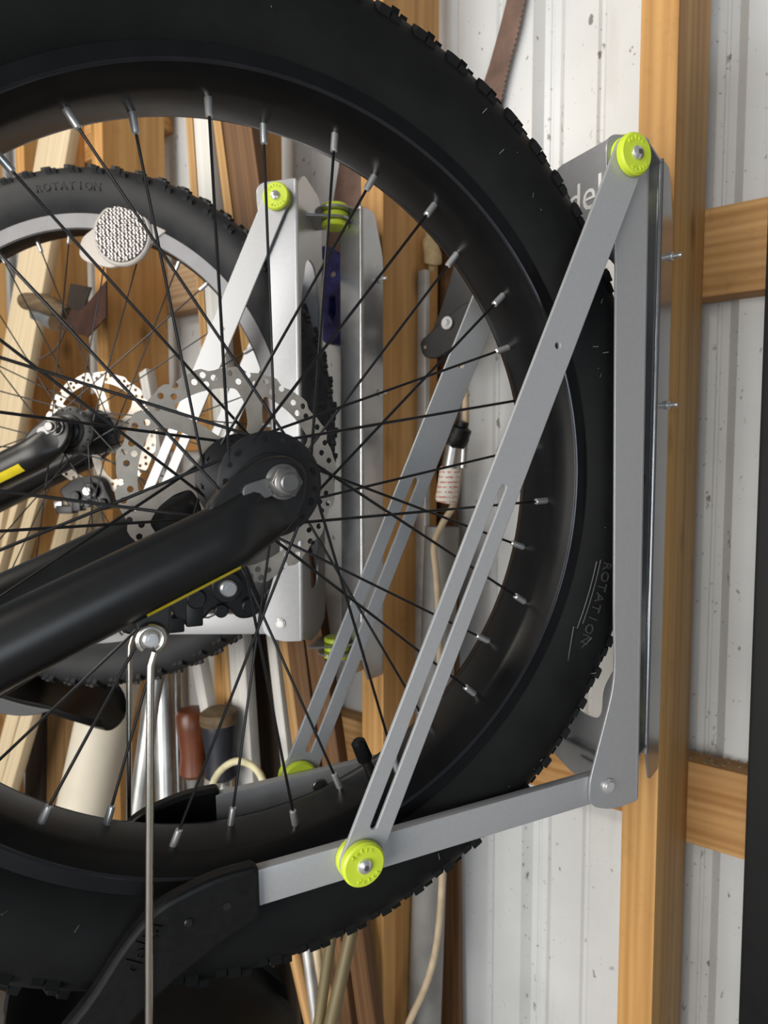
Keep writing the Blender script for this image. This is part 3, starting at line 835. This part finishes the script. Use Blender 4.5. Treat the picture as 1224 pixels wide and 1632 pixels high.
    fo = [(yb, z_b + .02), (yb + .012, z_b - .012), (YS - .002, z_b - .012), (YS - .0005, z_b + .055), (YS - .0005, z_t - .055), (YS - .020, z_t), (yb, z_t)]
    for xx in (xc - .0015, xc - .036):
        me = plate_mesh(rounded(fo, [.0, .004, .004, .02, .012, .008, .0], 4), (), .0026, .0005)
        me.transform(Matrix(((0, 0, 1, xx), (1, 0, 0, 0), (0, 1, 0, 0), (0, 0, 0, 1))))
        fg = part('wall_flange', me)
    wb = MB().box(xc - .036, xc - .0015, yb - .0013, yb + .0013, z_b + .02, z_t).mesh('bracket_web', .0008, 1)
    part('bracket_web', wb)
    bn = MB().tube([(xc - .0025, yb + .001, z_b + .02), (xc - .0025, yb + .001, z_t)], .0033, 12).mesh(); part('bracket_bend', bn)
    px, py = pivot
    for zt in (z_t - .004, z_b + .028):
        a = Vector((px, py)); ang = math.atan2(yb - py, (xc - .03) - px)
        tab = []
        for i in range(13):
            th = ang + math.pi / 2 + math.pi * i / 12
            tab.append((px + .026 * math.cos(th), py + .026 * math.sin(th)))
        tab += [(xc - .001, yb + .001), (xc - .036, yb + .001)] if True else []
        # order: hull of the points
        pts = sorted(set((round(x, 5), round(y, 5)) for x, y in tab))
        def hull(p):
            def half(ps):
                h = []
                for q in ps:
                    while len(h) > 1 and (h[-1][0] - h[-2][0]) * (q[1] - h[-2][1]) - (h[-1][1] - h[-2][1]) * (q[0] - h[-2][0]) <= 0: h.pop()
                    h.append(q)
                return h
            return half(p)[:-1] + half(p[::-1])[:-1]
        me = plate_mesh(hull(pts), (), .0026, .0005); me.transform(Matrix.Translation((0, 0, zt)))
        part('pivot_tab', me)
        # swing tab from the back plate
        s = -1 if zt > zc else 1
        q = FR @ Vector((.329, 0, .030)); q2 = FR @ Vector((.329, 0, -.030))
        me = plate_mesh(hull(sorted([(q.x, q.y), (q2.x, q2.y)] + [(px + .022 * math.cos(R(20 * k)), py + .022 * math.sin(R(20 * k))) for k in range(18)])), (), .0026, .0005)
        me.transform(Matrix.Translation((0, 0, zt + s * .0115))); part('swing_tab', me)
        for dz in ((.0013, .0085), (-.0098, -.0017), (-.0205, -.0133)) if s < 0 else ((-.0085, -.0013), (.0017, .0098), (.0133, .0205)):
            me = MB().disc((px, py), .0175, zt + dz[0], zt + dz[1], 32, .0015).mesh(); part('pivot_bushing', me, 'lime')
    for zz in (z_t - .085, z_t - .237):
        y_ = YS - .0085
        me = MB().disc((0, 0), .0050, 0, .003, hexa=True).disc((0, 0), .0025, .003, .0115, 12, .0006).mesh('lock_nut', .0003, 1)
        me.transform(Matrix(((0, 0, 1, xc - .0002), (1, 0, 0, y_), (0, 1, 0, zz), (0, 0, 0, 1)))); part('lock_nut', me, 'chrome')
    return root

M['bracket'] = solid('bare_steel_bracket', (.46, .465, .475), .26, .8, var=.06, scale=60)
M['tray'] = solid('glossy_black_tray', (.005, .005, .0055), .36, spec=.25)
M['lip'] = solid('dark_grey_lip', (.045, .046, .050), .5)
build_rack('bike_rack', FA, 'silver wall rack in front, its slotted arms round the fat tyre', 1.7, -.0087, -0.1, .052, (-.2217, .6735), -.1965, 0.0, (.302, .265), -87, (.293, -.266), .0042)
build_rack('bike_rack', FB, 'silver wall rack behind, brightly lit, holding the narrower wheel', 0.0, .020, 2.2, .056, (-.6065, .7090), -.572, .036, (.3065, .262), -86, (.301, -.266))

# ------------------------------------------------------------------ things on and against the wall
def lean(name, label, cat, mat, p_top, Yt, p_bot, Yb, wpx, thick=.019, tube=False, group=None, floor=True, top_ext=0.0, bev=.0015, taper=1.0):
    a = at(*p_top, Yt); b = at(*p_bot, Yb)
    w = (at(p_bot[0] + wpx / 2, p_bot[1], Yb) - at(p_bot[0] - wpx / 2, p_bot[1], Yb)).length
    d = (a - b).normalized()
    a = a + d * top_ext
    if floor: b = b - d * ((b.z - .004) / d.z)
    ln = (a - b).length
    x = Vector((1, 0, 0)); x = (x - d * x.dot(d)).normalized(); y = d.cross(x)
    mx = Matrix(((x.x, y.x, d.x, b.x), (x.y, y.y, d.y, b.y), (x.z, y.z, d.z, b.z), (0, 0, 0, 1)))
    mb = MB()
    if tube: mb.tube([(0, 0, 0), (0, 0, ln)], [w / 2, w / 2 * taper], 20)
    else: mb.box(-w / 2, w / 2, -thick / 2, thick / 2, 0, ln)
    o = mb.obj(name, M[mat], None, mx, bev=0 if tube else bev)
    return tag(o, label, cat, group)

G1 = 'laths leaning behind the far rack'
lean('wood_lath', 'tan lath leaning leftmost behind the far wheel', 'lath', 'tan_wood', (308, 186), .756, (379, 1255), .746, 11, group=G1, top_ext=.5)
lean('wood_lath', 'white painted lath standing next to the leftmost tan lath', 'lath', 'white_wood', (328, 186), .756, (398, 1255), .746, 25, group=G1, top_ext=.5)
lean('wood_lath', 'second tan lath, right of the white one', 'lath', 'tan_wood', (352, 190), .756, (478, 1180), .746, 13, group=G1, top_ext=.4)
lean('brown_board', 'dark brown board leaning behind the bright rack arm', 'board', 'brown_wood', (374, 195), .756, (500, 1200), .746, 26, group=G1, top_ext=.4)
lean('brown_board', 'dark brown board next to the middle stud', 'board', 'brown_wood', (393, 195), .756, (532, 1200), .746, 28, group=G1, top_ext=.4)
lean('wood_lath', 'grey-white lath right of the dark gap', 'lath', 'white_wood', (419, 850), .756, (457, 1180), .746, 13, group=G1)
lean('gap_shade_sheet', 'dark sheet added as the shade in the gap between the white and grey-white laths', 'sheet', 'gap_shade', (430, 930), .80, (444, 1260), .80, 52, group=None)  # added sheet, its dark colour stands for shade between the laths
lean('brown_board', 'wide brown board standing left of the cream pipe', 'board', 'mid_wood', (112, 1000), .745, (110, 1290), .735, 62)
lean('gap_shade_sheet', 'dark strip added as the shade in the gap left of the wide brown board', 'sheet', 'gap_shade', (66, 1000), .74, (58, 1290), .72, 24)  # added strip, the gap's shade is put into its colour

G2 = 'pale boards leaning at the left'
lean('pale_board', 'wide cream board leaning at the far left', 'board', 'cream_wood', (62, 400), .725, (10, 700), .700, 44, group=G2, top_ext=.5)
lean('pale_board', 'short-looking cream strip at the left edge behind the far fork', 'board', 'cream_wood', (32, 790), .705, (3, 890), .690, 13, group=G2)
lean('pale_board', 'cream strip second from the left behind the far fork', 'board', 'cream_wood', (62, 790), .705, (33, 890), .690, 14, group=G2)
lean('pale_board', 'long cream strip slanting to the left edge below the tray', 'board', 'cream_wood', (118, 800), .695, (3, 1230), .650, 15, group=G2)
lean('pale_board', 'long cream strip slanting just right of the lower left one', 'board', 'cream_wood', (148, 800), .695, (19, 1245), .650, 14, group=G2)
lean('white_stick', 'white stick leaning beside the far brake disc', 'stick', 'white_wood', (234, 592), .745, (252, 690), .738, 12)

G3 = 'pipes leaning under the far wheel'
lean('cream_pipe', 'wide cream plastic pipe leaning below the tray', 'pipe', 'cream_pvc', (176, 1100), .690, (134, 1292), .650, 44, tube=True, group=G3, top_ext=.03)
lean('metal_pipe', 'bright galvanised pipe standing right of the steel stay', 'pipe', 'galv', (260, 1075), .700, (266, 1290), .680, 20, tube=True, group=G3, top_ext=.25)
lean('metal_pipe', 'galvanised pipe leaning left behind the steel stay', 'pipe', 'galv', (244, 1120), .680, (220, 1300), .650, 18, tube=True, group=G3, top_ext=.1)
lean('metal_pipe', 'thin bluish pipe left of the tool handles', 'pipe', 'galv', (280, 1085), .72, (284, 1290), .70, 11, tube=True, group=G3, top_ext=.2)
lean('metal_pipe', 'thin dark pipe behind the cream pipe', 'pipe', 'alu', (140, 1150), .72, (128, 1230), .71, 9, tube=True, group=G3, top_ext=.1)

G4 = 'canes under the near tyre'
lean('cane', 'grey cane leftmost of the bundle under the tyre', 'cane', 'alu', (484, 1470), .640, (505, 1632), .620, 12, tube=True, group=G4, top_ext=.15)
lean('cane', 'pale cane second from the left in the bundle', 'cane', 'cream_wood', (500, 1460), .650, (513, 1632), .630, 12, tube=True, group=G4, top_ext=.15)
lean('cane', 'olive cane crossing in the middle of the bundle', 'cane', 'cane', (531, 1470), .630, (508, 1632), .600, 12, tube=True, group=G4, top_ext=.15)
lean('cane', 'dark olive cane leaning rightmost in the bundle', 'cane', 'cane', (562, 1475), .640, (527, 1632), .600, 15, tube=True, group=G4, top_ext=.15)
lean('cane', 'short brown cane behind the bundle', 'cane', 'tan_wood', (470, 1520), .680, (496, 1632), .670, 14, tube=True, group=G4, top_ext=.1)

# upright tools with their handles up
def handle_tool(label, px, py0, py1, rpx, mat, capmat, Y, blade):
    t, b = at(px, py0, Y), at(px + 6, py1, Y)
    r = (at(px + rpx, py0, Y) - at(px, py0, Y)).length * .86
    d = (t - b); ln = d.length; dz = d.normalized()
    root = empty('hand_tool', Matrix.Translation((b.x, b.y, .004)))
    tag(root, label, 'hand tool', 'tools stood up by their handles')
    base = b - Vector((b.x, b.y, .004))
    P = lambda t_: tuple(base + d * t_)
    MB().tube([P(0), P(.06), P(.35), P(.7), P(.9), P(.97), P(1)], [r * .7, r * .95, r * .82, r * .95, r, r * .82, r * .4], 20).obj('handle', M[mat], root)
    if capmat: MB().tube([P(.80), P(.86), P(.96), P(1.01), P(1.03)], [r * 1.02, r * 1.06, r * 1.0, r * .7, r * .3], 20).obj('handle_cap', M[capmat], root)
    MB().tube([P(-.16), P(.02)], [r * .5, r * .62], 16).obj('ferrule', M['galv'], root)
    MB().tube([(base.x * 1, base.y, 0), P(-.15)], [r * .42, r * .5], 12).obj('shaft', M[blade], root)
handle_tool('tool with a red-brown varnished handle, upright under the far tyre', 305, 1127, 1236, 19, 'red_handle', None, .70, 'rust')
handle_tool('tool with a dark grip and brown cap, beside the red-brown handle', 348, 1130, 1240, 22, 'dark_handle', 'old_wood', .705, 'dark_handle')
def curve_pts(pts, n=6):
    P = [Vector(p) for p in pts]; out = []
    for i in range(len(P) - 1):
        p0, p1, p2, p3 = P[max(i - 1, 0)], P[i], P[i + 1], P[min(i + 2, len(P) - 1)]
        for k in range(n):
            t = k / n
            out.append(.5 * ((2 * p1) + (-p0 + p2) * t + (2 * p0 - 5 * p1 + 4 * p2 - p3) * t * t + (-p0 + 3 * p1 - 3 * p2 + p3) * t ** 3))
    out.append(P[-1]); return out
o = MB().tube(curve_pts([at(312, 1330, .66), at(330, 1275, .66), at(348, 1232, .66), at(380, 1213, .66), at(415, 1235, .66), at(425, 1300, .66), at(395, 1350, .66), at(340, 1360, .66)]), .0052, 12).obj('cable_coil', M['cream_cable'])
tag(o, 'cream coil of cable below the tool handles', 'cable')

# rusty two-handled tool hung at the left
Yt = .70
rb = at(140, 500, Yt)
rt = empty('rusty_tool', Matrix.Translation(rb)); tag(rt, 'rusty folded-blade tool with weathered wooden handles hung at the left', 'hand tool')
L_ = lambda px, py, Y=Yt: tuple(at(px, py, Y) - rb)
MB().tube(curve_pts([L_(38, 482), L_(46, 480), L_(72, 484), L_(108, 500)]), [.0125] * 3 + [.0165] * 8 + [.0175] * 4 + [.012] * 4, 18).obj('handle', M['old_wood'], rt)
MB().tube(curve_pts([L_(12, 575, .73), L_(22, 570, .73), L_(40, 556, .73), L_(52, 545, .73)]), .0135, 16).obj('handle', M['old_wood'], rt)
def slab(pts, t, Y):
    q = [Vector(L_(x, y, yy)) for x, y, yy in pts]
    n = (q[1] - q[0]).cross(q[2] - q[0]).normalized() * t
    k = len(q)
    return MB().add([p - n for p in q] + [p + n for p in q], [tuple(range(k))[::-1], tuple(range(k, 2 * k))] + [(i, (i + 1) % k, k + (i + 1) % k, k + i) for i in range(k)])
slab([(113, 452, .72), (146, 458, .70), (134, 494, .69), (104, 497, .71)], .0012, Yt).obj('blade', M['rust_dark'], rt)
slab([(133, 492, .69), (170, 448, .67), (170, 505, .67), (140, 538, .68)], .0012, Yt).obj('blade', M['rust_red'], rt)
slab([(104, 496, .71), (134, 493, .69), (141, 537, .68), (92, 524, .70)], .0012, Yt).obj('blade', M['rust_red'], rt)
MB().tube(curve_pts([L_(106, 512), L_(98, 540), L_(82, 562), L_(62, 573)]), .0022, 8).obj('wire_bail', M['rust'], rt)
MB().tube([L_(62, 500, .72), L_(92, 514, .72)], [.019, .019], 20).obj('ferrule_cup', M['galv'], rt)

# crosscut saw on the siding, top right
def saw():
    Y = YW - .012
    base = at(796, 175, Y)
    root = empty('crosscut_saw', Matrix.Translation(base)); tag(root, 'brown rusty saw blade with coarse teeth hung above the near tyre', 'saw')
    W = lambda px, py: (lambda p: (p.x - base.x, p.z - base.z))(at(px, py, Y))
    left = [W(828, -90), W(818, -40), W(808, 0), W(796, 48), W(780, 105), W(768, 142), W(752, 190), W(738, 250)]
    rp = [W(850, -90), W(842, -40), W(835, 0), W(826, 45), W(814, 90), W(804, 130), W(795, 175), W(784, 250)]
    right = []
    for i in range(len(rp) - 1):
        a, b = Vector(rp[i]), Vector(rp[i + 1]); n = Vector((b.y - a.y, -(b.x - a.x))).normalized() * -1
        m = max(2, int((b - a).length / .0062))
        for k in range(m):
            t0 = a + (b - a) * (k / m); t1 = a + (b - a) * ((k + .5) / m)
            right += [tuple(t0), tuple(t1 + n * .0034)]
    me = plate_mesh(right + left[::-1], (), .0016)
    me.transform(Matrix(((1, 0, 0, 0), (0, 0, 1, 0), (0, 1, 0, 0), (0, 0, 0, 1))))
    link('blade', me, M['rust'], root, smooth=False)
    h0 = W(742, 225); h1 = W(770, 330)
    MB().tube([(h0[0], -.0, h0[1] + .01), ((h0[0] + h1[0]) / 2, -.0, (h0[1] + h1[1]) / 2), (h1[0], 0, h1[1])], [.010, .0115, .010], 16).obj('handle', M['old_wood'], root)
saw()
# blue-handled saw in the next bay
def hand_saw():
    Y = YG + .02
    base = at(530, 540, Y)
    root = empty('hand_saw', Matrix.Translation(base)); tag(root, 'hand saw with rusty blade and chipped blue handle behind the far rack', 'saw')
    W = lambda px, py: (lambda p: (p.x - base.x, p.z - base.z))(at(px, py, Y))
    TR = Matrix(((1, 0, 0, 0), (0, 0, 1, 0), (0, 1, 0, 0), (0, 0, 0, 1)))
    me = plate_mesh([W(512, 430), W(530, 330), W(542, 255), W(556, 160), W(592, 160), W(585, 260), W(575, 340), W(556, 440)], (), .0016); me.transform(TR)
    link('blade', me, M['rust'], root, smooth=False)
    ho = rounded([W(508, 400), W(524, 396), W(548, 412), W(556, 450), W(552, 520), W(540, 548), W(522, 545), W(508, 500), W(506, 440)], .010, 4)
    hh = rounded([W(528, 475), W(541, 470), W(544, 500), W(536, 520), W(527, 505)], .006, 4)
    me = plate_mesh(ho, [hh], .022, .004); me.transform(TR)
    link('handle', me, M['blue'], root)
    for p in ((520, 420), (538, 440)):
        q = W(*p); m = MB().disc((0, 0), .005, -.0125, .0125, 16, .001).mesh(); m.transform(Matrix.Translation((q[0], 0, q[1])) @ TR); link('screw', m, M['galv'], root)
hand_saw()

# conduit, strip, cable and clamp beside the middle stud
lean('aluminium_strip', 'dull flat aluminium strip standing against the middle stud', 'strip', 'alu', (673, 432), .860, (673, 1000), .855, 17, thick=.012)
lean('grey_conduit', 'round grey conduit with a cable going in, right of the middle stud', 'conduit', 'grey_pvc', (708, 742), .870, (676, 1632), .840, 40, tube=True, top_ext=-.09)
lean('wood_strip', 'rough brown wood strip beside the aluminium strip', 'wood strip', 'brown_wood', (703, 392), .925, (717, 1632), .925, 34, thick=.012, floor=True)
cb = MB().tube(curve_pts([at(737, 566, .84), at(742, 640, .845), at(741, 690, .85), at(734, 730, .85), at(724, 800, .845), at(705, 835, .835), at(692, 870, .82), at(696, 920, .80), at(700, 1000, .80), at(702, 1150, .80), at(707, 1300, .80), at(700, 1470, .79), at(682, 1560, .78), at(648, 1640, .77), at(620, 1730, .77)]), .0048, 12).obj('cable', M['cable'])
tag(cb, 'beige cable running down past the grey conduit', 'cable')
cs = at(712, 772, .835)
sv = empty('cable_connector', Matrix.Translation(cs)); tag(sv, 'white cable sleeve with red printed text below a dark taped joint', 'cable connector')
S_ = lambda px, py, Y=.835: tuple(at(px, py, Y) - cs)
MB().tube([S_(710, 800), S_(710.5, 797), S_(718, 748), S_(718.5, 745)], [.0135, .0150, .0150, .0140], 24).obj('sleeve', M['label'], sv)
MB().tube([S_(718, 746), S_(724, 710)], [.0125, .0120], 20).obj('fitting', M['galv'], sv)
MB().tube(curve_pts([S_(722, 708), S_(728, 700), S_(733, 688), S_(738, 672)]), [.014] * 4 + [.0165] * 6 + [.0155] * 5 + [.009] * 4, 18).obj('taped_joint', M['black_plastic'], sv)
MB().tube([S_(738, 746, .842), S_(740, 706, .842)], [.0062, .0062], 12).obj('clamp_bolt', M['galv'], sv)

# black folding bracket seen through the wheel
kb = at(700, 540, .845)
kr = empty('pruner_head', Matrix.Translation(kb)); tag(kr, 'black metal pruner head with a shiny bolt, seen through the near wheel', 'garden tool')
K_ = lambda px, py, Y=.845: (lambda p: (p.x - kb.x, p.z - kb.z))(at(px, py, Y))
TRK = Matrix(((1, 0, 0, 0), (0, 0, 1, 0), (0, 1, 0, 0), (0, 0, 0, 1)))
o1 = rounded([K_(679, 548), K_(684, 570), K_(704, 572), K_(735, 552), K_(765, 520), K_(772, 480), K_(745, 490), K_(715, 515), K_(690, 538)], .008, 4)
me = plate_mesh(o1, (), .006, .0015, -.012); me.transform(TRK); link('jaw', me, M['black_metal'], kr)
o2 = rounded([K_(690, 535), K_(705, 495), K_(722, 440), K_(735, 395), K_(765, 420), K_(790, 470), K_(760, 500), K_(730, 530), K_(700, 548)], .008, 4)
me = plate_mesh(o2, (), .008, .0015, .0); me.transform(TRK); link('body', me, M['black_metal'], kr)
q = K_(723, 518); m = MB().disc((0, 0), .0092, -.019, -.016, 24, .0008).disc((0, 0), .0048, -.025, -.018, hexa=True).mesh(); m.transform(Matrix.Translation((q[0], 0, q[1])) @ TRK); link('pivot_bolt', m, M['chrome'], kr)
q = K_(688, 556); m = MB().disc((0, 0), .0026, -.0175, -.014, 14, .0006).mesh(); m.transform(Matrix.Translation((q[0], 0, q[1])) @ TRK); link('rivet', m, M['stainless'], kr)
a0, a1 = at(728, 570, .86) - kb, at(748, 470, .86) - kb
MB().tube([a0, a1], .0095, 16).obj('pole', M['cream_pvc'], kr)
rp_ = MB().tube(curve_pts([at(682, 372, .88), at(686, 392, .875), at(690, 412, .875), at(688, 432, .88)]), [.006] * 4 + [.012] * 6 + [.013] * 5 + [.005] * 4, 14).obj('frayed_rope', M['rope'])
tag(rp_, 'frayed straw-coloured rope end beside the middle stud', 'rope')

# tall black panel at the right edge
pa = at(1199, 1000, .80)
zt = at(1209, 25, .80).z
bp_ = MB().box(0, .42, 0, .10, 0, zt).obj('black_panel', M['black_panel'], None, Matrix.Translation((pa.x, .80, 0)), bev=.004)
tag(bp_, 'tall flat black panel standing at the right edge', 'panel')

# dry debris lying on the low girt and on the stud
mb = MB()
for k in range(150):
    x = random.uniform(-.195, .2); y = random.uniform(YG + .002, YW - .006); z = H - .372 + .0015
    a = random.uniform(0, 6.28); l = random.uniform(.003, .009)
    mb.tube([(x, y, z), (x + l * math.cos(a), y + l * .5 * math.sin(a), z + random.uniform(0, .004))], random.uniform(.0004, .0011), 5)
tag(mb.obj('debris', M['debris']), 'dry grass and dust lying on the low girt', 'debris', kind='stuff')
